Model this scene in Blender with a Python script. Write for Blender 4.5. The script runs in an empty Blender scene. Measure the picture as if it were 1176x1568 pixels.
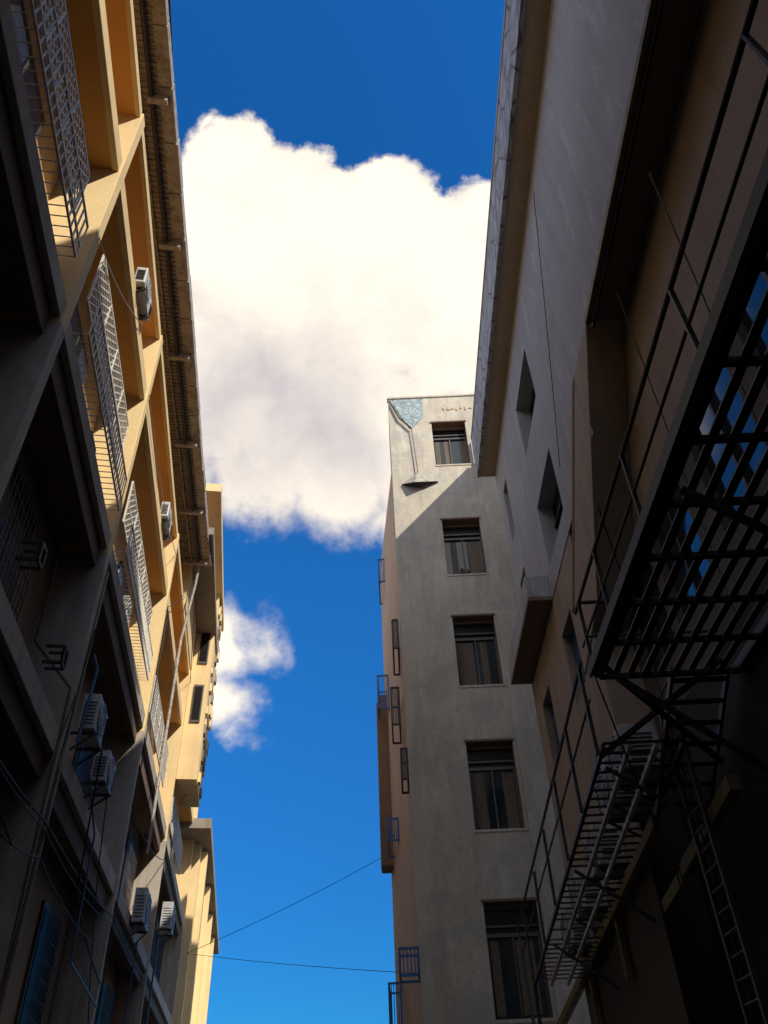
import bpy, bmesh, math, random
from mathutils import Vector, Matrix
random.seed(7)
scene=bpy.context.scene
W=3.2; K=2.9; CZ=1.6
# ---------------------------------------------------------------- materials
def newmat(name):
    m=bpy.data.materials.new(name); m.use_nodes=True
    nt=m.node_tree; nt.nodes.clear()
    out=nt.nodes.new('ShaderNodeOutputMaterial'); b=nt.nodes.new('ShaderNodeBsdfPrincipled')
    nt.links.new(b.outputs[0],out.inputs[0]); return m,nt,b
def mixc(nt,fac,a,b,mode='MIX'):
    n=nt.nodes.new('ShaderNodeMix'); n.data_type='RGBA'; n.blend_type=mode; n.clamp_factor=True
    for sock,v in ((n.inputs[0],fac),(n.inputs[6],a),(n.inputs[7],b)):
        if hasattr(v,'is_linked') : nt.links.new(v,sock)
        elif isinstance(v,(tuple,list)): sock.default_value=(*v[:3],1)
        else: sock.default_value=v
    return n.outputs[2]
def noise(nt,vec,scale,detail=5,rough=.6,stretch=None):
    if stretch:
        mp=nt.nodes.new('ShaderNodeMapping'); mp.inputs['Scale'].default_value=stretch
        nt.links.new(vec,mp.inputs[0]); vec=mp.outputs[0]
    n=nt.nodes.new('ShaderNodeTexNoise'); n.inputs['Scale'].default_value=scale
    n.inputs['Detail'].default_value=detail; n.inputs['Roughness'].default_value=rough
    nt.links.new(vec,n.inputs['Vector']); return n.outputs[0]
def ramp(nt,v,lo,hi):
    n=nt.nodes.new('ShaderNodeMapRange'); n.inputs[1].default_value=lo; n.inputs[2].default_value=hi
    nt.links.new(v,n.inputs[0]); return n.outputs[0]
def plaster(name,col,dark,amt=.6,bump=.25,rough=.85,streak=.6,extra=None,light=None):
    m,nt,b=newmat(name)
    g=nt.nodes.new('ShaderNodeNewGeometry'); pos=g.outputs['Position']
    big=ramp(nt,noise(nt,pos,.7,4,.65),.38,.68)
    st=ramp(nt,noise(nt,pos,1.0,5,.7,(3.2,3.2,.35)),.48,.72)
    fine=noise(nt,pos,14,4,.7)
    c=mixc(nt,big,col,tuple(col[i]*(1-amt*.35)+dark[i]*amt*.35 for i in range(3)))
    mu=nt.nodes.new('ShaderNodeMath'); mu.operation='MULTIPLY'; mu.inputs[1].default_value=streak
    nt.links.new(st,mu.inputs[0])
    c=mixc(nt,mu.outputs[0],c,dark)
    f2=ramp(nt,fine,.35,.75)
    mu2=nt.nodes.new('ShaderNodeMath'); mu2.operation='MULTIPLY'; mu2.inputs[1].default_value=.28*amt
    nt.links.new(f2,mu2.inputs[0])
    c=mixc(nt,mu2.outputs[0],c,dark)
    if extra:
        p=ramp(nt,noise(nt,pos,1.5,6,.62),.52,.60)
        mu3=nt.nodes.new('ShaderNodeMath'); mu3.operation='MULTIPLY'; mu3.inputs[1].default_value=.55
        nt.links.new(p,mu3.inputs[0]); c=mixc(nt,mu3.outputs[0],c,extra)
    if light:
        p=ramp(nt,noise(nt,pos,1.1,6,.68,(2.0,2.0,.5)),.57,.63)
        mu4=nt.nodes.new('ShaderNodeMath'); mu4.operation='MULTIPLY'; mu4.inputs[1].default_value=.5
        nt.links.new(p,mu4.inputs[0]); c=mixc(nt,mu4.outputs[0],c,light)
    nt.links.new(c,b.inputs['Base Color']); b.inputs['Roughness'].default_value=rough
    bp=nt.nodes.new('ShaderNodeBump'); bp.inputs['Strength'].default_value=bump; bp.inputs['Distance'].default_value=.02
    nt.links.new(noise(nt,pos,9,4,.7),bp.inputs['Height']); nt.links.new(bp.outputs[0],b.inputs['Normal'])
    return m
def metal(name,col,rust=(.12,.06,.03),amt=.5,rough=.5,met=.3):
    m,nt,b=newmat(name); g=nt.nodes.new('ShaderNodeNewGeometry')
    r=ramp(nt,noise(nt,g.outputs['Position'],6,3,.7),.45,.7)
    mu=nt.nodes.new('ShaderNodeMath'); mu.operation='MULTIPLY'; mu.inputs[1].default_value=amt
    nt.links.new(r,mu.inputs[0])
    nt.links.new(mixc(nt,mu.outputs[0],col,rust),b.inputs['Base Color'])
    b.inputs['Roughness'].default_value=rough; b.inputs['Metallic'].default_value=met
    return m
def glass(name,col=(.02,.03,.04),rough=.06,spec=.9):
    m,nt,b=newmat(name); b.inputs['Base Color'].default_value=(*col,1)
    b.inputs['Roughness'].default_value=rough; b.inputs['Specular IOR Level'].default_value=spec
    g=nt.nodes.new('ShaderNodeNewGeometry')
    bp=nt.nodes.new('ShaderNodeBump'); bp.inputs['Strength'].default_value=.05
    nt.links.new(noise(nt,g.outputs['Position'],1.5,2,.5),bp.inputs['Height']); nt.links.new(bp.outputs[0],b.inputs['Normal'])
    return m
M={}
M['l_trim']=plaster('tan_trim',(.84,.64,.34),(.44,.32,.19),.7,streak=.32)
M['l_low']=plaster('weathered_shaded_lower_trim',(.47,.42,.37),(.19,.16,.13),.9,streak=.6,light=(.56,.52,.46))  # same trim paint, greyed in colour for lower-storey shade, plus weathering
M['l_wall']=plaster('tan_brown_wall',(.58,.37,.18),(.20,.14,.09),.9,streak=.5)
M['l_wlow']=plaster('shaded_brown_wall',(.38,.26,.165),(.13,.095,.07),.9,streak=.6)  # back-wall brown with the lower-storey shade put into its colour
M['l_soffit']=plaster('orange_soffit',(.72,.38,.11),(.34,.18,.07),.5,streak=.1)
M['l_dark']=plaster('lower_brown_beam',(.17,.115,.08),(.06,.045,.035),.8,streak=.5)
M['l_grey']=plaster('weathered_grey_trim',(.30,.26,.22),(.12,.10,.09),.8,streak=.5)
M['r_wall']=plaster('pale_grey_wall',(.48,.49,.52),(.28,.28,.29),.8,streak=.45,light=(.60,.60,.62))
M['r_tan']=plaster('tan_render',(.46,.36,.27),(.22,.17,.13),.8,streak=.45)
M['r_tan2']=plaster('shade_darkened_tan_render',(.15,.115,.09),(.06,.045,.035),.7,streak=.4)  # tan darkened in colour to stand in for shadow on the lower walls
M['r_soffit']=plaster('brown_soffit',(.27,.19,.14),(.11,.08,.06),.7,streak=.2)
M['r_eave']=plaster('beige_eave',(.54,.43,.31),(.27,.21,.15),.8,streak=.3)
M['r_dark']=plaster('shade_darkened_lower_wall',(.035,.027,.021),(.015,.012,.01),.7,streak=.4)  # near-black colour stands in for the deep shadow at the base
M['t_wall']=plaster('tower_cement_render',(.66,.60,.50),(.31,.28,.25),1.0,bump=.6,streak=.5,extra=(.42,.40,.37),light=(.70,.68,.63))
M['t_side']=plaster('tower_side_render',(.68,.49,.33),(.28,.21,.15),.6,streak=.4)
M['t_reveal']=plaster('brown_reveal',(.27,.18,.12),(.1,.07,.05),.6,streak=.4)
M['black']=metal('black_painted_steel',(.010,.010,.012),(.04,.025,.018),.6,.45)
M['olive']=metal('dark_olive_channel',(.028,.028,.022),(.045,.035,.022),.6,.6,.1)
M['dsteel']=metal('dark_grey_steel',(.05,.05,.055),(.09,.055,.035),.6,.5)
M['ochre']=metal('ochre_rusty_steel',(.30,.23,.075),(.10,.07,.03),.8,.6,.0)
M['white_steel']=metal('cream_painted_steel',(.80,.77,.70),(.38,.28,.18),.5,.5,.0)
M['gutter']=metal('weathered_gutter',(.38,.36,.34),(.16,.13,.10),.9,.6,.1)
M['corr']=metal('corrugated_sheet',(.30,.28,.26),(.12,.10,.08),.8,.6,.2)
M['frame']=metal('window_frame_aluminium',(.13,.125,.12),(.05,.04,.03),.5,.4,.3)
M['ac']=metal('ac_white_casing',(.50,.52,.55),(.24,.22,.18),.6,.45,.0)
M['fan']=metal('fan_black_plastic',(.02,.02,.022),(.03,.03,.03),.3,.5,.0)
M['glass']=glass('window_glass'); M['void']=glass('dark_window_glass',(.008,.007,.006),.35,.3)
M['curtain']=plaster('curtain_fabric',(.20,.155,.12),(.08,.06,.045),.5,streak=.8)
M['bluesheet']=metal('blue_tint_glass',(.05,.20,.45),(.03,.08,.16),.5,.12,.5)
M['bluepipe']=metal('blue_plastic_pipe',(.03,.11,.24),(.05,.06,.08),.7,.4,.0)
M['bluecage']=metal('blue_painted_steel',(.03,.16,.50),(.04,.07,.14),.5,.4,.0)
M['cable']=metal('cable_rubber',(.015,.015,.015),(.03,.03,.03),.3,.6,0)
M['cable_l']=metal('pale_cable',(.35,.33,.30),(.2,.18,.15),.3,.6,0)
M['asphalt']=plaster('asphalt',(.055,.053,.05),(.03,.03,.03),.8,bump=.6)
M['roof']=plaster('roof_tile',(.30,.12,.07),(.12,.07,.05),.8,bump=.6)
def mosaic(name,base,crack,scale):
    m,nt,b=newmat(name); g=nt.nodes.new('ShaderNodeNewGeometry')
    v=nt.nodes.new('ShaderNodeTexVoronoi'); v.feature='DISTANCE_TO_EDGE'; v.inputs['Scale'].default_value=scale
    nt.links.new(g.outputs['Position'],v.inputs['Vector'])
    e=ramp(nt,v.outputs[0],.015,.05)
    nz=noise(nt,g.outputs['Position'],3,4,.6)
    c=mixc(nt,ramp(nt,nz,.4,.65),base,tuple(x*.55 for x in base))
    nt.links.new(mixc(nt,e,crack,c),b.inputs['Base Color']); b.inputs['Roughness'].default_value=.6
    return m
M['fascia']=mosaic('cracked_blue_grey_fascia',(.42,.46,.52),(.14,.12,.11),1.4)
M['mosaic']=mosaic('blue_white_mosaic',(.45,.56,.62),(.12,.13,.14),5)
# ---------------------------------------------------------------- mesh builder
def FR(s,o,z): return Vector(((1+o)*W,s*W,z*W+CZ))
def FT(s,o,z): return Vector((s*W,(5.95+o)*W,z*W+CZ))
th=math.atan(.179); hx,hy=-math.sin(th),math.cos(th)
def FL(s,o,z): return Vector((-K+(hx*s-hy*o)*K,(hy*s+hx*o)*K,z*K+CZ))
class MB:
    def __init__(s): s.v=[];s.f=[];s.m=[];s.mats=[]
    def mi(s,k):
        if k not in s.mats: s.mats.append(k)
        return s.mats.index(k)
    def hexa(s,P,k):
        b=len(s.v); s.v+=P; i=s.mi(k)
        for f in ((0,1,2,3),(7,6,5,4),(0,4,5,1),(1,5,6,2),(2,6,7,3),(3,7,4,0)):
            s.f.append([b+j for j in f]); s.m.append(i)
    def box(s,F,a0,a1,o0,o1,z0,z1,k):
        s.hexa([F(a0,o0,z0),F(a1,o0,z0),F(a1,o1,z0),F(a0,o1,z0),F(a0,o0,z1),F(a1,o0,z1),F(a1,o1,z1),F(a0,o1,z1)],k)
    def quad(s,P,k):
        b=len(s.v); s.v+=P; s.f.append(list(range(b,b+len(P)))); s.m.append(s.mi(k))
    def prism(s,F,poly,o0,o1,k):
        n=len(poly); b=len(s.v); i=s.mi(k)
        s.v+=[F(a,o0,z) for a,z in poly]+[F(a,o1,z) for a,z in poly]
        s.f.append([b+j for j in range(n)]);s.m.append(i)
        s.f.append([b+n+j for j in reversed(range(n))]);s.m.append(i)
        for j in range(n):
            s.f.append([b+j,b+(j+1)%n,b+n+(j+1)%n,b+n+j]);s.m.append(i)
    def bar(s,p,q,w,k,h=None,n=4):
        p=Vector(p);q=Vector(q);d=q-p
        if d.length<1e-5:return
        d.normalize(); up=Vector((0,0,1)) if abs(d.z)<.9 else Vector((0,1,0))
        r=d.cross(up).normalized(); u=r.cross(d); h=h or w
        b=len(s.v); i=s.mi(k)
        if n==4:
            offs=[(-1,-1),(1,-1),(1,1),(-1,1)]
        else: offs=[(math.cos(2*math.pi*j/n),math.sin(2*math.pi*j/n)) for j in range(n)]
        for e in (p,q):
            for x,y in offs: s.v.append(e+r*(x*w/2)+u*(y*h/2))
        for j in range(n):
            s.f.append([b+j,b+(j+1)%n,b+n+(j+1)%n,b+n+j]);s.m.append(i)
        s.f.append([b+j for j in reversed(range(n))]);s.m.append(i)
        s.f.append([b+n+j for j in range(n)]);s.m.append(i)
    def poly(s,pts,w,k,n=6):
        for a,b in zip(pts,pts[1:]): s.bar(a,b,w,k,n=n)
    def holes(s,F,a0,a1,z0,z1,o,hs,k,rk,depth):
        A=sorted({a0,a1,*[h[0] for h in hs],*[h[1] for h in hs]}); Z=sorted({z0,z1,*[h[2] for h in hs],*[h[3] for h in hs]})
        for i in range(len(A)-1):
            for j in range(len(Z)-1):
                ca=(A[i]+A[i+1])/2; cz=(Z[j]+Z[j+1])/2
                if any(h[0]<ca<h[1] and h[2]<cz<h[3] for h in hs): continue
                s.quad([F(A[i],o,Z[j]),F(A[i+1],o,Z[j]),F(A[i+1],o,Z[j+1]),F(A[i],o,Z[j+1])],k)
        for h in hs:
            x0,x1,y0,y1=h[:4]; c=[(x0,y0),(x1,y0),(x1,y1),(x0,y1)]
            for q in range(4):
                (p0,p1),(r0,r1)=c[q],c[(q+1)%4]
                s.quad([F(p0,o,p1),F(r0,o,r1),F(r0,o+depth,r1),F(p0,o+depth,p1)],rk)
    def make(s,name,parent=None,bevel=0,smooth=False):
        me=bpy.data.meshes.new(name); me.from_pydata([tuple(v) for v in s.v],[],s.f)
        for k in s.mats: me.materials.append(M[k])
        for p,i in zip(me.polygons,s.m): p.material_index=i; p.use_smooth=smooth
        bm=bmesh.new(); bm.from_mesh(me)
        bmesh.ops.recalc_face_normals(bm,faces=bm.faces); bm.to_mesh(me); bm.free()
        ob=bpy.data.objects.new(name,me); scene.collection.objects.link(ob)
        if parent: ob.parent=parent
        if bevel:
            md=ob.modifiers.new('bevel','BEVEL'); md.width=bevel; md.segments=2; md.limit_method='ANGLE'
        return ob
def empty(name):
    e=bpy.data.objects.new(name,None); scene.collection.objects.link(e); return e
# ================================================================ LEFT BUILDING
LB=empty('balcony_apartment_building')
cols=[-7.0,-4.6,-2.4,-.6,1.957,3.583,5.994,8.767,12.73]
G=-CZ/K
lev=[.33,1.6,2.86,4.17]
D=.27; TOP=4.87; ZL=2.80
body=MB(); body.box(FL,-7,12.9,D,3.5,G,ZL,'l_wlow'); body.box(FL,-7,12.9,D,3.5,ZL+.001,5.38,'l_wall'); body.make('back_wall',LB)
fins=MB()
for i,c in enumerate(cols):
    zz=ZL-.02
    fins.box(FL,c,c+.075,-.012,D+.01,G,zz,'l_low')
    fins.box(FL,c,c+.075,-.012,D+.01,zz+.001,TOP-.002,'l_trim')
fins.make('vertical_pilasters',LB,.012)
slabs=MB()
for z in lev:
    up=z>4
    for a,b in zip(cols,cols[1:]):
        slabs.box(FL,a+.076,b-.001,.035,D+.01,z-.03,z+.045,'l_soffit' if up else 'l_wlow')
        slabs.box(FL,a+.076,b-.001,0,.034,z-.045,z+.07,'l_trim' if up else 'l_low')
for a,b in zip(cols,cols[1:]):
    slabs.box(FL,a+.076,b-.001,.03,D+.01,TOP-.05,TOP,'l_soffit')
    slabs.box(FL,a+.076,b-.001,0,.029,TOP-.062,TOP+.015,'l_trim')
slabs.make('balcony_slabs',LB,.01)
bm_=MB()
for a,b in zip(cols,cols[1:]):
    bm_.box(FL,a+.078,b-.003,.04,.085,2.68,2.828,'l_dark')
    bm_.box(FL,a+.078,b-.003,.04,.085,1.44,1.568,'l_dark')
bm_.make('downstand_beams',LB,.01)
win=MB()
for li,(zb,zt) in enumerate(((G+.1,.25),(.50,1.30),(1.85,2.58),(3.1,3.85),(4.3,4.75))):
    for a,b in zip(cols,cols[1:]):
        w=b-a
        n=1 if w<2 else (2 if w<3.2 else 3)
        for q in range(n):
            c=a+w*(q+.5)/n+.02+random.uniform(-.04,.04); hw=.30
            win.box(FL,c-hw,c+hw,D-.02,D-.002,zb,zt,'frame')
            win.box(FL,c-hw+.03,c-.012,D-.026,D-.021,zb+.03,zt-.03,'void')
            win.box(FL,c+.012,c+hw-.03,D-.026,D-.021,zb+.03,zt-.03,'void' if random.random()<.6 else 'curtain')
            if li in(1,2):
                for t in range(13):
                    s=c-hw+t*(2*hw)/12
                    win.bar(FL(s,D-.07,zb),FL(s,D-.07,zt),.012,'dsteel')
                for t in range(9):
                    z=zb+t*(zt-zb)/8
                    win.bar(FL(c-hw,D-.07,z),FL(c+hw,D-.07,z),.012,'dsteel')
win.make('windows',LB)
ra=MB()
def lattice(a,b,z0,z1,o,dx=.055):
    n=int((b-a)/dx); H=z1-z0
    for i in range(-int(H/dx),n+1):
        for sg in (1,-1):
            s0=a+i*dx; s1=s0+H
            lo=max(s0,a); hi=min(s1,b)
            if hi<=lo: continue
            f0=(lo-s0)/H; f1=(hi-s0)/H
            za,zb=(z0+f0*H,z0+f1*H) if sg>0 else (z1-f0*H,z1-f1*H)
            ra.bar(FL(lo,o,za),FL(hi,o,zb),.016,'white_steel')
    for z in (z0,z1,(z0+z1)/2): ra.bar(FL(a,o,z),FL(b,o,z),.03,'white_steel')
    m=int((b-a)/.3)
    for i in range(m+1): ra.bar(FL(a+i*(b-a)/m,o,z0),FL(a+i*(b-a)/m,o,z1),.028,'white_steel')
def vrail(a,b,z0,z1,o,dx=.045):
    n=int((b-a)/dx)
    for i in range(n+1):
        s=a+i*(b-a)/n; ra.bar(FL(s,o,z0),FL(s,o,z1),.018,'white_steel')
        ra.bar(FL(s,o,z0),FL(s,.02,z0),.011,'white_steel')
    for z in (z0,z0+.08,z1): ra.bar(FL(a,o,z),FL(b,o,z),.026,'white_steel')
lattice(.35,1.70,3.22,3.55,.0); vrail(.35,1.75,2.96,3.20,-.06)
lattice(2.15,3.35,3.22,3.62,.0); vrail(2.15,3.40,2.96,3.20,-.06)
lattice(3.80,5.4,3.20,3.55,.0); vrail(3.80,5.45,2.96,3.18,-.06)
lattice(6.2,7.9,3.05,3.40,.0); lattice(9.0,11.0,3.05,3.40,.0)
ra.make('balcony_railings',LB)
bs=MB()
for s,z,h,k in ((2.4,2.94,.25,'ac'),(2.9,2.94,.16,'curtain'),(4.2,2.94,.22,'bluepipe'),(4.7,2.94,.3,'ac'),(6.8,2.94,.2,'curtain'),(.9,2.94,.24,'ac')):
    bs.box(FL,s,s+.16,.05,.15,z,z+h,k)
bs.make('balcony_storage',LB,.01)
ev=MB()
def EO(y): return .042+.0255*y
E=5.40; y0,y1=-7,7.25
N=60
for i in range(N):
    a=y0+(y1-y0)*i/N; b=y0+(y1-y0)*(i+1)/N
    ev.quad([FL(a,-EO(a)+.05,E),FL(b,-EO(b)+.05,E),FL(b,.35,E),FL(a,.35,E)],'corr')
for i in range(190):
    a=-.3+7.5*i/190
    ev.bar(FL(a,-EO(a)+.055,E-.006),FL(a,.34,E-.006),.03,'corr',.035)
ev.make('corrugated_eave_soffit',LB)
gu=MB()
def gstrip(o0,o1,z0,z1,k,a,b):
    gu.hexa([FL(a,-EO(a)+o0,z0),FL(b,-EO(b)+o0,z0),FL(b,-EO(b)+o1,z0),FL(a,-EO(a)+o1,z0),
             FL(a,-EO(a)+o0,z1),FL(b,-EO(b)+o0,z1),FL(b,-EO(b)+o1,z1),FL(a,-EO(a)+o1,z1)],k)
a=y0
while a<y1:
    b=min(a+.36,y1); j=random.uniform(-.006,.006)
    gstrip(-.012+j,.075,E-.012,E+.09,'gutter',a+.006,b-.006); a=b
gstrip(.0,.3,E+.001,E+.08,'gutter',y0,y1)
gu.poly([FL(y0,-EO(y0)+.125,E-.05),FL(y1,-EO(y1)+.125,E-.05)],.09,'dsteel',10)
gu.poly([FL(y0,-EO(y0)+.20,E-.035),FL(y1,-EO(y1)+.20,E-.035)],.045,'gutter',8)
for s in (1.0,2.05,3.1,4.15,5.2,6.2,7.1):
    gu.box(FL,s,s+.035,-EO(s)+.02,.05,E-.085,E-.02,'gutter')
gu.poly([FL(7.15,-EO(7.15)+.11,E-.05),FL(7.2,-.1,E-.3),FL(7.25,-.03,4.4),FL(7.25,-.03,2.2)],.09,'gutter',8)
gu.make('roof_gutter_and_pipe',LB)
rf=MB(); rf.prism(lambda s,o,z:FL(o,s,z),[(-.1,E+.1),(3.6,E+.1),(1.7,E+.75)],-7,7.2,'roof'); rf.make('pitched_roof',LB)
NB=empty('stair_tower_building')
n_=MB()
n_.box(FL,8.84,9.75,-.25,-.013,3.5,6.08,'l_trim'); n_.box(FL,7.3,9.75,-.011,.289,TOP+.02,6.08,'l_trim')
n_.box(FL,6.7,9.8,-.29,.5,6.081,6.2,'l_trim'); n_.box(FL,6.72,9.5,-.27,.4,5.45,5.55,'l_grey')
n_.make('tower_walls',NB,.01)
n2=MB()
for z in (5.0,4.2):
    n2.box(FL,8.82,8.838,-.2,-.08,z,z+.5,'frame'); n2.box(FL,8.815,8.819,-.185,-.095,z+.03,z+.47,'void')
for i in range(40):
    s=8.9+.8*random.random(); z=3.5+2.6*random.random()
    n2.box(FL,s,s+.12,-.27-random.random()*.012,-.251,z,z+.05+.1*random.random(),'l_trim' if i%2 else 'l_grey')
n2.make('windows_and_flaking_render',NB)
FB=empty('low_apartment_building')
f_=MB(); f_.box(FL,12.95,21,-.12,3,G,4.05,'l_trim'); f_.box(FL,12.2,21.2,-.28,3.1,4.051,4.2,'l_grey')
f_.box(FL,13.4,15.5,-.20,-.121,4.2,4.42,'l_trim')
for s in (13.2,15.2,17.2,19.2):
    f_.box(FL,s,s+.15,-.22,-.121,G,4.0,'l_trim')
    for z in (.5,1.7,2.9): f_.box(FL,s+.4,s+1.3,-.16,-.122,z,z+.75,'void')
f_.make('walls',FB,.01)
def ac(F,s,o,z,w,h,d,U,name='air_conditioner'):
    e=empty(name); m=MB()
    m.box(F,s,s+w,o-d,o,z,z+h,'ac'); m.make('casing',e,.015)
    m=MB(); cs=s+w*.38; cz=z+h*.5; r=min(w*.36,h*.44)
    ring=[F(cs+r*math.cos(t*math.pi/12),o-d-.004/U,cz+r*math.sin(t*math.pi/12)) for t in range(24)]
    m.quad(ring,'fan')
    for k in range(1,6):
        rr=r*k/5
        pts=[F(cs+rr*math.cos(t*math.pi/10),o-d-.02/U,cz+rr*math.sin(t*math.pi/10)) for t in range(21)]
        m.poly(pts,.012,'ac',4)
    for k in range(8):
        t=k*math.pi/4; m.bar(F(cs,o-d-.02/U,cz),F(cs+r*math.cos(t),o-d-.02/U,cz+r*math.sin(t)),.012,'ac')
    for k in range(7):
        zz=z+h*(.15+.1*k); m.bar(F(s+w*.8,o-d-.008/U,zz),F(s+w*.96,o-d-.008/U,zz),.012,'fan')
        m.bar(F(s-.006/U,o-d*.85,zz),F(s-.006/U,o-d*.15,zz),.014,'fan')
    m.make('fan_grille',e)
    m=MB()
    for q in (.15,.85):
        m.bar(F(s+w*q,o-d-.01,z-.02/U*1),F(s+w*q,o+.04,z-.02/U),.035,'dsteel')
        m.bar(F(s+w*q,o-d,z-.02/U),F(s+w*q,o+.02,z-h*.5),.03,'dsteel')
    m.make('wall_bracket',e); return e
ac(FL,3.80,-.015,1.80,.30,.20,.09,K); ac(FL,4.35,-.015,1.74,.26,.18,.09,K)
ac(FL,7.0,-.015,1.60,.42,.26,.10,K); ac(FL,2.72,.02,4.26,.30,.16,.07,K)
ac(FL,5.0,.02,4.26,.32,.16,.07,K); ac(FL,9.3,-.015,2.05,.4,.26,.12,K)
ac(FL,9.6,.02,4.26,.32,.16,.07,K)
br=MB()
for s,z in ((2.35,1.82),(3.0,1.74)):
    P=[FL(s,-.0,z),FL(s,-.08,z),FL(s,-.08,z+.08),FL(s,0,z+.08)]
    br.poly(P,.035,'black',4)
    P=[FL(s+.06,-.0,z),FL(s+.06,-.08,z),FL(s+.06,-.08,z+.08),FL(s+.06,0,z+.08)]
    br.poly(P,.03,'black',4); br.bar(FL(s,-.08,z),FL(s+.06,-.08,z),.03,'black'); br.bar(FL(s,-.08,z+.08),FL(s+.06,-.08,z+.08),.03,'black')
br.make('flag_brackets',LB)
bp_=MB()
bp_.poly([FL(3.74,-.03,2.2),FL(3.76,-.06,2.12),FL(3.74,-.05,1.7)],.05,'bluepipe',10)
bp_.poly([FL(4.2,-.04,1.72),FL(4.7,-.04,1.55),FL(4.75,-.04,.9),FL(5.9,-.04,.85)],.035,'bluepipe',10)
bp_.poly([FL(9.0,-.05,1.9),FL(9.0,-.05,G)],.06,'bluepipe',10)
bp_.box(FL,9.2,11.6,-.04,-.013,1.05,1.12,'bluepipe')
bp_.poly([FL(7.5,-.03,1.55),FL(7.5,-.03,.3)],.04,'bluepipe',8)
bp_.make('blue_water_pipes',LB)
def cable(pts,w,k,sag=0,name='overhead_cable',parent=None):
    cu=bpy.data.curves.new(name,'CURVE'); cu.dimensions='3D'; cu.bevel_depth=w/2; cu.bevel_resolution=2
    sp=cu.splines.new('POLY'); P=[]
    for a,b in zip(pts,pts[1:]):
        a=Vector(a);b=Vector(b)
        for i in range(14):
            t=i/14; p=a.lerp(b,t); p.z-=sag*4*t*(1-t); P.append(p)
    P.append(Vector(pts[-1])); sp.points.add(len(P)-1)
    for q,p in zip(sp.points,P): q.co=(*p,1)
    cu.materials.append(M[k]); ob=bpy.data.objects.new(name,cu); scene.collection.objects.link(ob)
    if parent: ob.parent=parent
    return ob
cb=LB
for pts,w,k,sg in (
 ([FL(1.9,-.02,1.2),FL(3.6,-.03,1.25),FL(6,-.03,1.4),FL(8.8,-.03,1.45)],.03,'cable',.10),
 ([FL(1.9,-.02,1.24),FL(3.6,-.03,1.22),FL(6,-.03,1.36),FL(8.8,-.03,1.5)],.02,'cable',.16),
 ([FL(2.3,-.03,1.05),FL(3.6,-.04,1.1),FL(6,-.03,1.2)],.022,'cable',.22),
 ([FL(2.0,-.03,1.5),FL(3.1,-.05,1.0),FL(3.62,-.02,1.9)],.025,'cable',.25),
 ([FL(3.66,-.02,G),FL(3.66,-.02,2.7)],.035,'cable_l',0),
 ([FL(3.61,-.02,G),FL(3.6,-.02,1.5),FL(3.63,-.03,2.3)],.02,'cable',.0),
 ([FL(3.4,.2,2.7),FL(3.45,.2,2.1),FL(3.55,.0,1.9),FL(3.6,-.02,.3)],.04,'l_dark',0),
 ([FL(6.05,-.03,3.9),FL(6.05,-.03,.2)],.03,'cable',0),
 ([FL(4.0,-.12,1.95),FL(4.6,-.03,1.2),FL(6.0,-.02,1.0)],.03,'cable',.1),
 ([FL(4.5,-.1,1.8),FL(5.2,-.03,1.3),FL(6.0,-.02,.6)],.02,'cable',.15),
 ([FL(3.6,-.02,4.2),FL(6,-.02,4.6)],.02,'cable_l',.3),
 ([FL(1.98,-.02,3.5),FL(3.0,-.02,4.2)],.018,'cable_l',.2),
 ([FL(6,-.02,2.2),FL(8.8,-.03,2.6)],.025,'cable',.3),
 ([FL(8.8,-.03,4.7),FL(7.2,-.1,5.2),FL(6.0,-.03,4.0)],.02,'cable',.2),
 ([FL(8.8,-.04,3.0),FL(9.9,-.2,4.3),FL(9.7,-.26,5.4)],.02,'cable',.2)):
    cable(pts,w,k,sg,'wall_cable',cb)
# ================================================================ RIGHT BUILDING
RB=empty('grey_apartment_building')
GR=-CZ/W; TW=4.65
rw=MB()
holes=[(3.28,3.84,3.71,4.19),(3.28,3.84,2.765,3.24),(4.62,4.80,3.70,4.24),(4.55,4.8,2.95,3.3)]
rw.holes(FR,2.545,5.02,2.60,TW,0,holes,'r_wall','r_wall',.10)
rw.holes(FR,-8,2.545,3.03,TW,0,[],'r_wall','r_wall',.07)
rw.make('upper_grey_wall',RB)
gl=MB()
for h in holes:
    gl.box(FR,h[0],h[1],.101,.105,h[2],h[3],'void')
    c=(h[0]+h[1])/2
    if h[1]-h[0]>.3:
        gl.box(FR,c-.01,c+.01,.085,.10,h[2],h[3],'black')
        gl.box(FR,h[0],h[1],.085,.10,h[2]+.3,h[2]+.315,'black')
gl.make('window_panes',RB)
lw=MB()
h2=[(3.62,3.92,1.88,2.32),(4.50,4.80,1.88,2.32)]
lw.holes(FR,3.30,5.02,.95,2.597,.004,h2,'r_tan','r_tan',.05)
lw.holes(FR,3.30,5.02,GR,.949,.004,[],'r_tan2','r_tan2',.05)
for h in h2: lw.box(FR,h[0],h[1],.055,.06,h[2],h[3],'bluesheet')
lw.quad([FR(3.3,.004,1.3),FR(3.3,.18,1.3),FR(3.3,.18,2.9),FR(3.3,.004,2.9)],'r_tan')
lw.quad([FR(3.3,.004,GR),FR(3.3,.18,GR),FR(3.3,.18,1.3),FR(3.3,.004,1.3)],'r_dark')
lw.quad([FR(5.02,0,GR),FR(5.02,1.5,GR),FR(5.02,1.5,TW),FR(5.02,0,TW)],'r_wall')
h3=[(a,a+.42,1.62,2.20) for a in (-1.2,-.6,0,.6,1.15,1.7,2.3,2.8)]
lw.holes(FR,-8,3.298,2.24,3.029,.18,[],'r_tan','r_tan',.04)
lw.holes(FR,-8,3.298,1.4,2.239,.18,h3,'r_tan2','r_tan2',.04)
lw.holes(FR,-8,3.298,GR,1.4,.18,[],'r_dark','r_dark',.04)
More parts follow.
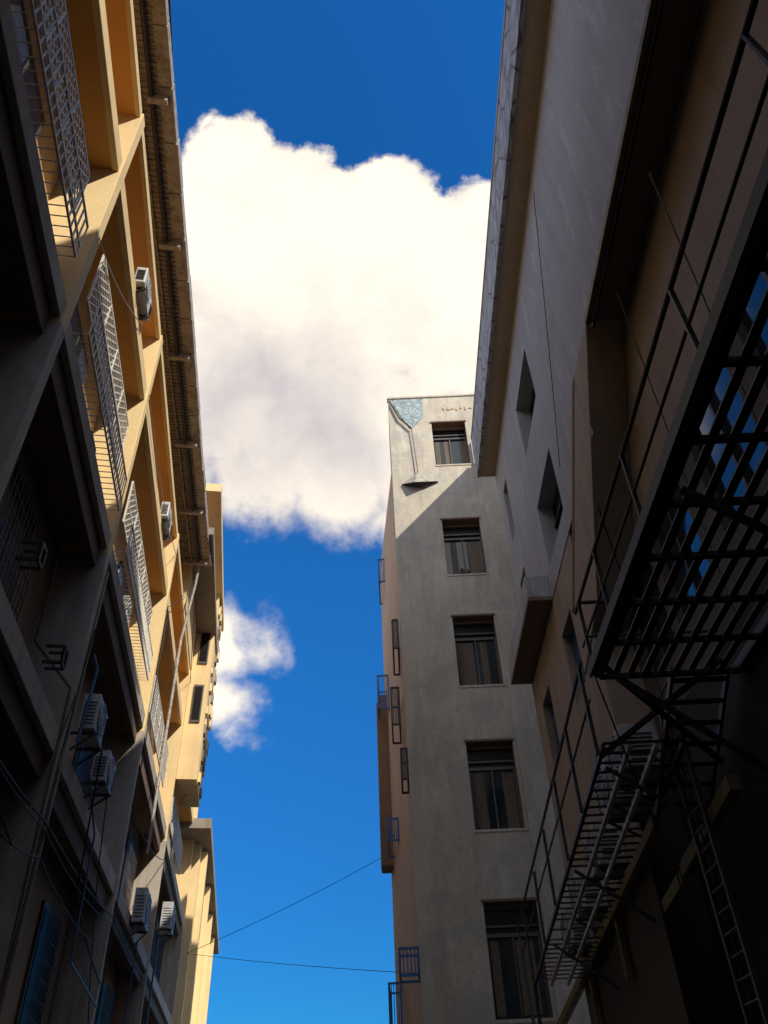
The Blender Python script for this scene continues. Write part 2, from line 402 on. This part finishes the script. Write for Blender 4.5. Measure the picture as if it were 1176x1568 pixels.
for h in h3:
    lw.box(FR,h[0],h[1],.215,.222,h[2],h[3],'glass')
    lw.box(FR,h[0]+.2,h[0]+.215,.195,.214,h[2],h[3],'black')
lw.make('lower_walls',RB)
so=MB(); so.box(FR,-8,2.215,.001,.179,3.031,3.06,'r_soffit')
so.box(FR,-8,2.215,-.012,.012,2.995,3.03,'ochre'); so.box(FR,-8,2.22,.012,.024,2.96,3.03,'black')
so.make('recess_soffit',RB)
st=MB(); st.prism(FR,[(2.216,3.028),(2.56,3.028),(3.50,2.25),(3.60,1.9),(3.10,2.02)],-.004,.178,'r_tan')
st.prism(FR,[(2.56,3.02),(2.62,3.02),(3.56,2.25),(3.50,2.25)],-.008,.01,'r_soffit'); st.make('inclined_stair_flight',RB,.01)
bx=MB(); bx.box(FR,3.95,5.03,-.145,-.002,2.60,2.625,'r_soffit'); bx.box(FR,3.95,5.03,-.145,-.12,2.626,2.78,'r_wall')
bx.box(FR,3.95,3.975,-.119,-.002,2.626,2.78,'r_wall'); bx.box(FR,5.0,5.03,-.119,-.002,2.626,2.78,'r_wall'); bx.make('small_balcony_box',RB,.008)
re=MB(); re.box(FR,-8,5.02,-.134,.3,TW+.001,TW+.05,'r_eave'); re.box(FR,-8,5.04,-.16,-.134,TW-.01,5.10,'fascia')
re.box(FR,5.021,5.04,-.133,.3,TW-.005,5.09,'r_eave'); re.box(FR,-8,5.02,-.165,-.133,5.101,5.13,'r_eave'); re.make('eave_and_fascia',RB,.008)
pe=MB(); pe.box(FR,-8,5.5,.36,2.6,TW+.06,6.14,'r_wall'); pe.box(FR,-8,5.02,.3,.37,TW,TW+.2,'r_eave'); pe.make('rooftop_storey',RB)
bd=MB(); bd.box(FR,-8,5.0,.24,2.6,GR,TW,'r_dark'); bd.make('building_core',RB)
LT=empty('ochre_canopy_frame')
lt=MB()
for o0,o1,p,q in ((.02,.06,(3.0,.985),(6.0,.66)),(.07,.10,(3.0,.785),(5.2,.55)),(.07,.11,(2.35,.88),(2.98,.80))):
    lt.prism(FR,[(p[0],p[1]),(q[0],q[1]),(q[0],q[1]-.045),(p[0],p[1]-.045)],o0-.06,o1-.06,'ochre')
for s in (3.9,4.7):
    zz=1.10-.11*(s-2); lt.box(FR,s,s+.04,-.03,.0,zz-.30,zz-.07,'ochre')
lt.make('sloping_beams',LT,.006)
# ---------------------------------------------------------------- fire escape
FE=empty('fire_escape')
g=MB(); Z1=1.25; a0,a1=-1.2,2.36
n=10
for i in range(n):
    o=-.29+i*(.46)/(n-1); g.bar(FR(a0,o,Z1),FR(a1,o,Z1),.075,'black',.015)
s=a0
while s<=a1+.001:
    g.bar(FR(s,-.3,Z1-.015),FR(s,.175,Z1-.015),.05,'black',.05); s+=.2225
g.box(FR,a0,a1+.01,-.330,-.318,Z1-.01,Z1+.03,'olive'); g.bar(FR(a0,.165,Z1-.01),FR(a1,.165,Z1-.01),.06,'black',.10)
g.bar(FR(a0,-.305,Z1-.01),FR(a1,-.305,Z1-.01),.07,'black',.06)
g.make('upper_platform_grating',FE)
g=MB(); hr=.285
for z,w in ((Z1+hr,.045),(Z1+hr*.5,.03)): g.bar(FR(a0,-.31,z),FR(a1+.07,-.31,z),w,'dsteel',n=8)
for s in (-.9,-.2,.52,1.05,1.6,2.05,2.36): g.bar(FR(s,-.31,Z1),FR(s,-.31,Z1+hr),.04,'dsteel',.02)
g.bar(FR(a1,-.31,Z1+hr),FR(a1,.15,Z1+hr),.045,'dsteel',n=8); g.bar(FR(a1,-.31,Z1+hr/2),FR(a1,.15,Z1+hr/2),.03,'dsteel',n=8)
for s in (.4,1.4,2.3):
    g.bar(FR(s,-.28,Z1-.03),FR(s,.17,Z1-.42),.05,'black')
g.make('upper_platform_railing',FE)
def zl(s): return 1.044-(s-2.55)*.14
g=MB()
for o in (-.30,-.21,-.12,-.03): 
    g.bar(FR(2.5,o,zl(2.5)),FR(4.85,o,zl(4.85)),.045,'white_steel' if o in(-.21,-.12) else 'dsteel',.05)
s=2.5
while s<4.85:
    if random.random()>.06: g.bar(FR(s,-.30,zl(s)+.01),FR(s,-.025,zl(s)+.01),.05,'dsteel',.015)
    s+=.062
g.make('lower_platform_grating',FE)
g=MB()
for dz,w in ((.32,.045),(.17,.03)): g.bar(FR(2.5,-.31,zl(2.5)+dz),FR(5.2,-.31,zl(4.85)+dz+.02),w,'dsteel',n=8)
for s in (2.55,2.95,3.35,3.8,4.25,4.8): g.bar(FR(s,-.31,zl(s)),FR(s,-.31,zl(s)+.33),.04,'dsteel')
for s in (2.6,3.4,4.2): g.bar(FR(s,-.28,zl(s)-.02),FR(s,.0,zl(s)-.22),.035,'dsteel')
g.bar(FR(4.85,-.3,zl(4.85)),FR(4.85,-.3,-.1),.06,'dsteel'); g.bar(FR(5.15,-.31,zl(4.85)+.32),FR(5.0,-.31,.5),.05,'dsteel')
g.make('lower_platform_railing',FE)
g=MB()
for s in (2.52,2.66): g.bar(FR(s,-.02,GR),FR(s,-.02,1.25),.045,'dsteel')
for i in range(29):
    z=GR+.1+i*.06; g.bar(FR(2.52,-.02,z),FR(2.66,-.02,z),.03,'dsteel',n=6)
for o in (-.05,.14): g.bar(FR(2.36,o,Z1),FR(2.9,o,.95),.035,'black',.07)
for i in range(7):
    t=(i+.5)/7; s=2.36+.54*t; z=Z1-.30*t; g.bar(FR(s,-.05,z),FR(s,.14,z),.09,'black',.02)
for p,q in (((2.3,-.3,1.25),(2.55,.1,1.0)),((2.3,.1,1.25),(2.6,-.3,1.05))): g.bar(FR(*p),FR(*q),.05,'black')
g.make('ladder',FE)
ac(FR,2.75,-.02,1.08,.22,.16,.14,W); ac(FR,3.1,-.0,1.08,.25,.18,.14,W); ac(FR,3.6,-.0,.98,.25,.18,.12,W); ac(FR,4.1,-.0,.92,.25,.18,.12,W); ac(FR,4.55,0,.85,.25,.18,.12,W)
# ================================================================ TOWER
TB=empty('concrete_tower_building')
t=MB(); xl,xr=.105,2.2; TT=6.77
wz=[(6.34,5.69),(4.92,4.25),(3.776,3.09),(2.585,1.90),(1.40,.70),(.2,-.4)]
th_=[(.575,.95,b,a) for a,b in wz]
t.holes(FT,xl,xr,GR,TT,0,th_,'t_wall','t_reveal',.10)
t.make('front_wall',TB)
t=MB(); t.quad([FT(xl,0,GR),FT(xl,.65,GR),FT(xl,.65,TT),FT(xl,0,TT)],'t_side')
t.quad([FT(xl,.65,GR),FT(xl,.65,TT),FT(xr,.65,TT),FT(xr,.65,GR)],'t_side'); t.quad([FT(xr,0,GR),FT(xr,.65,GR),FT(xr,.65,TT),FT(xr,0,TT)],'t_side')
t.quad([FT(xl,0,TT),FT(xl,.65,TT),FT(xr,.65,TT),FT(xr,0,TT)],'t_wall')
A=[(.103,.66),(-.09,2.55),(2.2,2.55),(2.2,.66)]
for i in range(4):
    p,q=A[i],A[(i+1)%4]; t.quad([FT(p[0],p[1],GR),FT(q[0],q[1],GR),FT(q[0],q[1],6.2),FT(p[0],p[1],6.2)],'t_side')
t.quad([FT(x,y,6.2) for x,y in A],'t_wall')
t.make('side_walls',TB)
t=MB(); t.box(FT,xl-.012,xr,-.012,.06,TT+.001,TT+.03,'t_wall'); t.box(FT,.977,1.9,-.03,-.002,GR,6.0,'t_wall')
for a,b in wz:
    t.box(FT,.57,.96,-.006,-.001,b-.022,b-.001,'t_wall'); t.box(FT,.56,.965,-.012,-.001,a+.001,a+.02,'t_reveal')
t.make('coping_and_pilaster',TB,.008)
w_=MB()
for wi,(a,b) in enumerate(wz):
    H=a-b
    w_.box(FT,.575,.95,.101,.104,b,a,'void')
    tr=a-H*.28
    w_.box(FT,.577,.948,.075,.099,tr-.012,tr+.012,'frame')
    for x in (.575,.757,.937): w_.box(FT,x,x+.012,.078,.098,b+.002,tr-.013,'frame')
    w_.box(FT,.577,.948,.076,.10,a-.03,a-.002,'t_reveal'); w_.box(FT,.577,.948,.076,.10,b+.002,b+.018,'frame')
    w_.box(FT,.577,.948,.08,.096,tr+.05,tr+.065,'frame')
    w_.box(FT,.588,.756,.094,.10,b+.019,tr-.013,'glass')
    w_.box(FT,.770,.936,.094,.10,b+.019,tr-.013,'glass')
    cu=(((.60,.65),(.70,.75),(.88,.93)),((.64,.70),(.80,.93)),((.60,.74),(.80,.86)),((.62,.70),(.84,.93)),((.60,.66),(.78,.9)),())[wi]
    for x0,x1 in cu:
        k=8
        for i in range(k):
            xa=x0+(x1-x0)*i/k; xb=x0+(x1-x0)*(i+1)/k
            oa=.0905+(.002 if i%2 else 0); ob=.0905+(0 if i%2 else .002)
            w_.quad([FT(xa,oa,b+.03),FT(xb,ob,b+.03),FT(xb,ob,tr-.03),FT(xa,oa,tr-.03)],'curtain')
w_.make('windows',TB)
d=MB()
d.quad([FT(.12,-.006,6.75),FT(.50,-.006,6.75),FT(.49,-.006,6.45),FT(.36,-.006,6.27),FT(.33,-.006,6.27)],'mosaic')
d.poly([FT(.115,-.02,6.72),FT(.22,-.03,6.42),FT(.345,-.03,6.24)],.07,'dsteel',8)
d.poly([FT(.345,-.03,6.26),FT(.375,-.03,5.62),FT(.37,-.03,5.5)],.035,'dsteel',8)
ap=FT(.37,-.03,5.56)
base=[FT(.20,-.01,5.42),FT(.33,-.09,5.37),FT(.58,-.01,5.44),FT(.42,-.015,5.36)]
for i in range(4): d.quad([ap,base[i],base[(i+1)%4]],'gutter')
d.quad(base,'dsteel'); d.poly([base[0],base[1],base[2],base[3],base[0]],.04,'dsteel',5)
for i in range(7):
    x=.72+.05*i; d.box(FT,x,x+random.uniform(.015,.035),-.008,-.001,6.55+random.uniform(-.02,.02),6.57+random.uniform(0,.03),'t_side')
d.make('mosaic_and_drainpipe',TB)
c=MB()
def cage(xo,y,z,dx,dy,dz,k='dsteel',bars=5):
    p=[(xo,y,z),(xo-dx,y,z),(xo-dx,y+dy,z),(xo,y+dy,z)]
    for zz in (z,z+dz):
        q=[FT(a,b,zz) for a,b,_ in p]; c.poly(q+[q[0]],.05,k,4)
    for a,b,_ in p: c.bar(FT(a,b,z),FT(a,b,z+dz),.05,k)
    for i in range(1,bars):
        t=i/bars; c.bar(FT(xo-dx,y+dy*t,z),FT(xo-dx,y+dy*t,z+dz),.025,k); c.bar(FT(xo-dx*t,y,z),FT(xo-dx*t,y,z+dz),.025,k)
cage(.0,1.9,5.55,.10,.5,.34,'bluecage'); cage(.08,.2,3.6,.05,.5,.30); cage(.06,.5,3.0,.07,.4,.36); cage(.1,.1,2.35,.05,.3,.25)
cage(.0,1.6,2.35,.10,.5,.20,'bluecage'); cage(.10,.02,.98,.13,.25,.16,'bluecage'); cage(-.04,1.7,.85,.10,.5,.35,'bluecage')
cage(-.04,2.0,3.9,.12,.4,.4,'bluecage')
c.make('flank_window_cages',TB)
c=MB()
c.box(FT,-.19,.0,2.25,2.50,2.30,4.10,'t_reveal'); c.box(FT,-.175,.0,2.26,2.49,4.101,4.2,'t_reveal'); c.make('projecting_bay',TB,.05)
# cables across the alley
cable([FL(9.8,-.3,1.9),FT(-.19,2.3,2.4)],.018,'cable',.1)
cable([FL(9.8,-.3,1.9),FT(.1,.1,1.0)],.014,'cable',.05)
cable([FR(2.3,-.02,4.4),FR(3.1,-.02,2.9)],.015,'cable',.05)
cable([FR(1.0,-.25,2.0),FR(1.6,.1,1.3)],.015,'cable_l',.03)
cable([FR(1.3,-.3,1.9),FR(2.2,.15,1.3)],.012,'cable_l',.03)
cable([FR(1.9,-.31,1.6),FR(2.6,-.02,1.5),FR(2.6,-.02,.2)],.02,'cable',.06)
cable([FR(2.4,-.30,1.25),FR(2.7,-.1,.7),FR(2.9,.0,-.1)],.02,'cable',.1)
gm=MB(); gm.quad([Vector((-600,-600,0)),Vector((600,-600,0)),Vector((600,600,0)),Vector((-600,600,0))],'asphalt'); gm.make('ground')
# ================================================================ light
S=Vector((1,-1.0,1.14)).normalized()
sun=bpy.data.lights.new('sun','SUN'); sun.energy=5.0; sun.angle=math.radians(.5); sun.color=(1,.91,.74)
so_=bpy.data.objects.new('sun',sun); scene.collection.objects.link(so_); so_.rotation_euler=S.to_track_quat('Z','Y').to_euler()
wd=bpy.data.worlds.new('World'); scene.world=wd; wd.use_nodes=True; nt=wd.node_tree; nt.nodes.clear()
L=nt.links.new
out=nt.nodes.new('ShaderNodeOutputWorld'); bg=nt.nodes.new('ShaderNodeBackground'); L(bg.outputs[0],out.inputs[0]); bg.inputs[1].default_value=.14
wd.cycles.sampling_method='MANUAL'; wd.cycles.sample_map_resolution=512
sky=nt.nodes.new('ShaderNodeTexSky'); sky.sky_type='NISHITA'; sky.sun_disc=False; sky.sun_elevation=math.asin(S.z); sky.sun_rotation=math.atan2(S.x,S.y)
sky.air_density=1.0; sky.dust_density=.2; sky.ozone_density=3
hs=nt.nodes.new('ShaderNodeHueSaturation'); hs.inputs['Saturation'].default_value=1.3; hs.inputs['Value'].default_value=1.0; L(sky.outputs[0],hs.inputs['Color'])
skc=mixc(nt,1.0,hs.outputs[0],(.45,1.05,1.35),'MULTIPLY')
tc=nt.nodes.new('ShaderNodeTexCoord')
def vm(op,a,b=None,out=0):
    n=nt.nodes.new('ShaderNodeVectorMath'); n.operation=op
    for i,v in enumerate((a,b)):
        if v is None: continue
        if hasattr(v,'is_linked'): L(v,n.inputs[i])
        else: n.inputs[i].default_value=v
    return n.outputs[out]
def ma(op,a,b=None,c=None):
    n=nt.nodes.new('ShaderNodeMath'); n.operation=op
    for i,v in enumerate((a,b,c)):
        if v is None: continue
        if hasattr(v,'is_linked'): L(v,n.inputs[i])
        else: n.inputs[i].default_value=v
    return n.outputs[0]
def mrn(v,a,b,c=0,d=1,smooth=True):
    n=nt.nodes.new('ShaderNodeMapRange'); n.interpolation_type='SMOOTHSTEP' if smooth else 'LINEAR'
    for i,x in enumerate((v,a,b,c,d)):
        if hasattr(x,'is_linked'): L(x,n.inputs[i])
        else: n.inputs[i].default_value=x
    return n.outputs[0]
e=math.radians(40.4); ce,se=math.cos(e),math.sin(e)
gen=tc.outputs['Generated']
gz=vm('DOT_PRODUCT',gen,(0,0,1),1)
skc=mixc(nt,1.0,skc,mixc(nt,mrn(gz,.0,.70),(.12,.37,.50),(1,1,1)),'MULTIPLY')
dF=vm('DOT_PRODUCT',gen,(0,ce,se),1)
df=ma('MAXIMUM',dF,.02)
A_=ma('DIVIDE',vm('DOT_PRODUCT',gen,(1,0,0),1),df); B_=ma('DIVIDE',vm('DOT_PRODUCT',gen,(0,-se,ce),1),df)
cmb=nt.nodes.new('ShaderNodeCombineXYZ'); L(A_,cmb.inputs[0]); L(B_,cmb.inputs[1]); P=cmb.outputs[0]
def wn(vec,scale,detail,rough=.55,col=False,off=(0,0,0)):
    v=vm('ADD',vec,off); n=nt.nodes.new('ShaderNodeTexNoise'); n.inputs['Scale'].default_value=scale; n.inputs['Detail'].default_value=detail; n.inputs['Roughness'].default_value=rough
    L(v,n.inputs['Vector']); return n.outputs[1] if col else n.outputs[0]
warp=vm('SCALE',vm('SUBTRACT',wn(P,6,4,.55,True),(.5,.5,.5)))
warp.node.inputs['Scale'].default_value=.13
PW=vm('ADD',P,warp)
def ab(px,py):
    u=(px-588)/1178; v=(784-py)/1178; return (u+.0448*v, v-.0448*u)
blobs=[(365,240,82),(295,345,100),(430,262,76),(500,350,100),(600,310,88),(690,368,95),(770,375,105),(850,430,130),(400,430,170),(560,460,190),(710,500,180),(340,600,170),(480,620,180),(610,690,150),(400,720,105),(520,735,105),(690,700,150),(240,610,200),
 (325,985,78),(385,975,58),(425,965,30),(345,1065,66),(365,1115,42),(270,1030,90)]
fld=None
for px,py,r in blobs:
    a,b=ab(px,py)
    d=vm('DISTANCE',PW,(a,b,0),1)
    val=ma('MULTIPLY_ADD',d,-1178.0/r,1.0)
    if r<100: val=ma('MULTIPLY',val,r/100)
    fld=val if fld is None else ma('SMOOTH_MAX',fld,val,.03)
n1=wn(P,9,6,.6); n2=wn(P,26,6,.66)
dens=ma('ADD',fld,ma('MULTIPLY',ma('SUBTRACT',n1,.5),.85))
dens=ma('ADD',dens,ma('MULTIPLY',ma('SUBTRACT',n2,.5),.55))
sft=mrn(B_,.3,.0,.16,.60,False)
alpha=mrn(dens,-.08,sft)
a,b=ab(400,650); dg=vm('DISTANCE',vm('MULTIPLY',P,(.75,1,1)),(a*.75,b,0),1)
gfac=mrn(dg,.27,.02)
rel=ma('SUBTRACT',wn(PW,7,5,.55),wn(PW,7,5,.55,False,(-.03,-.05,0)))
sh=ma('ADD',ma('MULTIPLY',gfac,.70),ma('MULTIPLY',rel,-1.1))
sh=ma('ADD',sh,mrn(dens,.45,.0,0,.26,False))
ccol=mixc(nt,sh,(9.0,8.1,6.7),(4.1,3.8,4.1))
c1=mixc(nt,alpha,skc,ccol)
n3=wn(gen,2.6,5,.55)
m3=ma('MULTIPLY',mrn(n3,.42,.52),mrn(dF,.72,.60))  # extra clouds added only outside the view, as neutral fill light
m3=ma('MULTIPLY',m3,mrn(gz,.02,.15))
c2=mixc(nt,m3,c1,(6.0,6.0,6.1))
L(c2,bg.inputs[0])
# ================================================================ camera
cam=bpy.data.cameras.new('camera'); co=bpy.data.objects.new('camera',cam); scene.collection.objects.link(co)
r=math.radians(2.57); F=Vector((0,ce,se)); R0=Vector((1,0,0)); U0=Vector((0,-se,ce))
U=U0*math.cos(r)+R0*math.sin(r); R=R0*math.cos(r)-U0*math.sin(r)
m=Matrix((R,U,-F)).transposed().to_4x4(); m.translation=Vector((0,0,CZ)); co.matrix_world=m
cam.sensor_fit='VERTICAL'; cam.sensor_height=36; cam.lens=27.05; cam.clip_start=.05; cam.clip_end=2000
scene.camera=co
scene.view_settings.view_transform='Standard'; scene.view_settings.look='None'; scene.view_settings.exposure=0
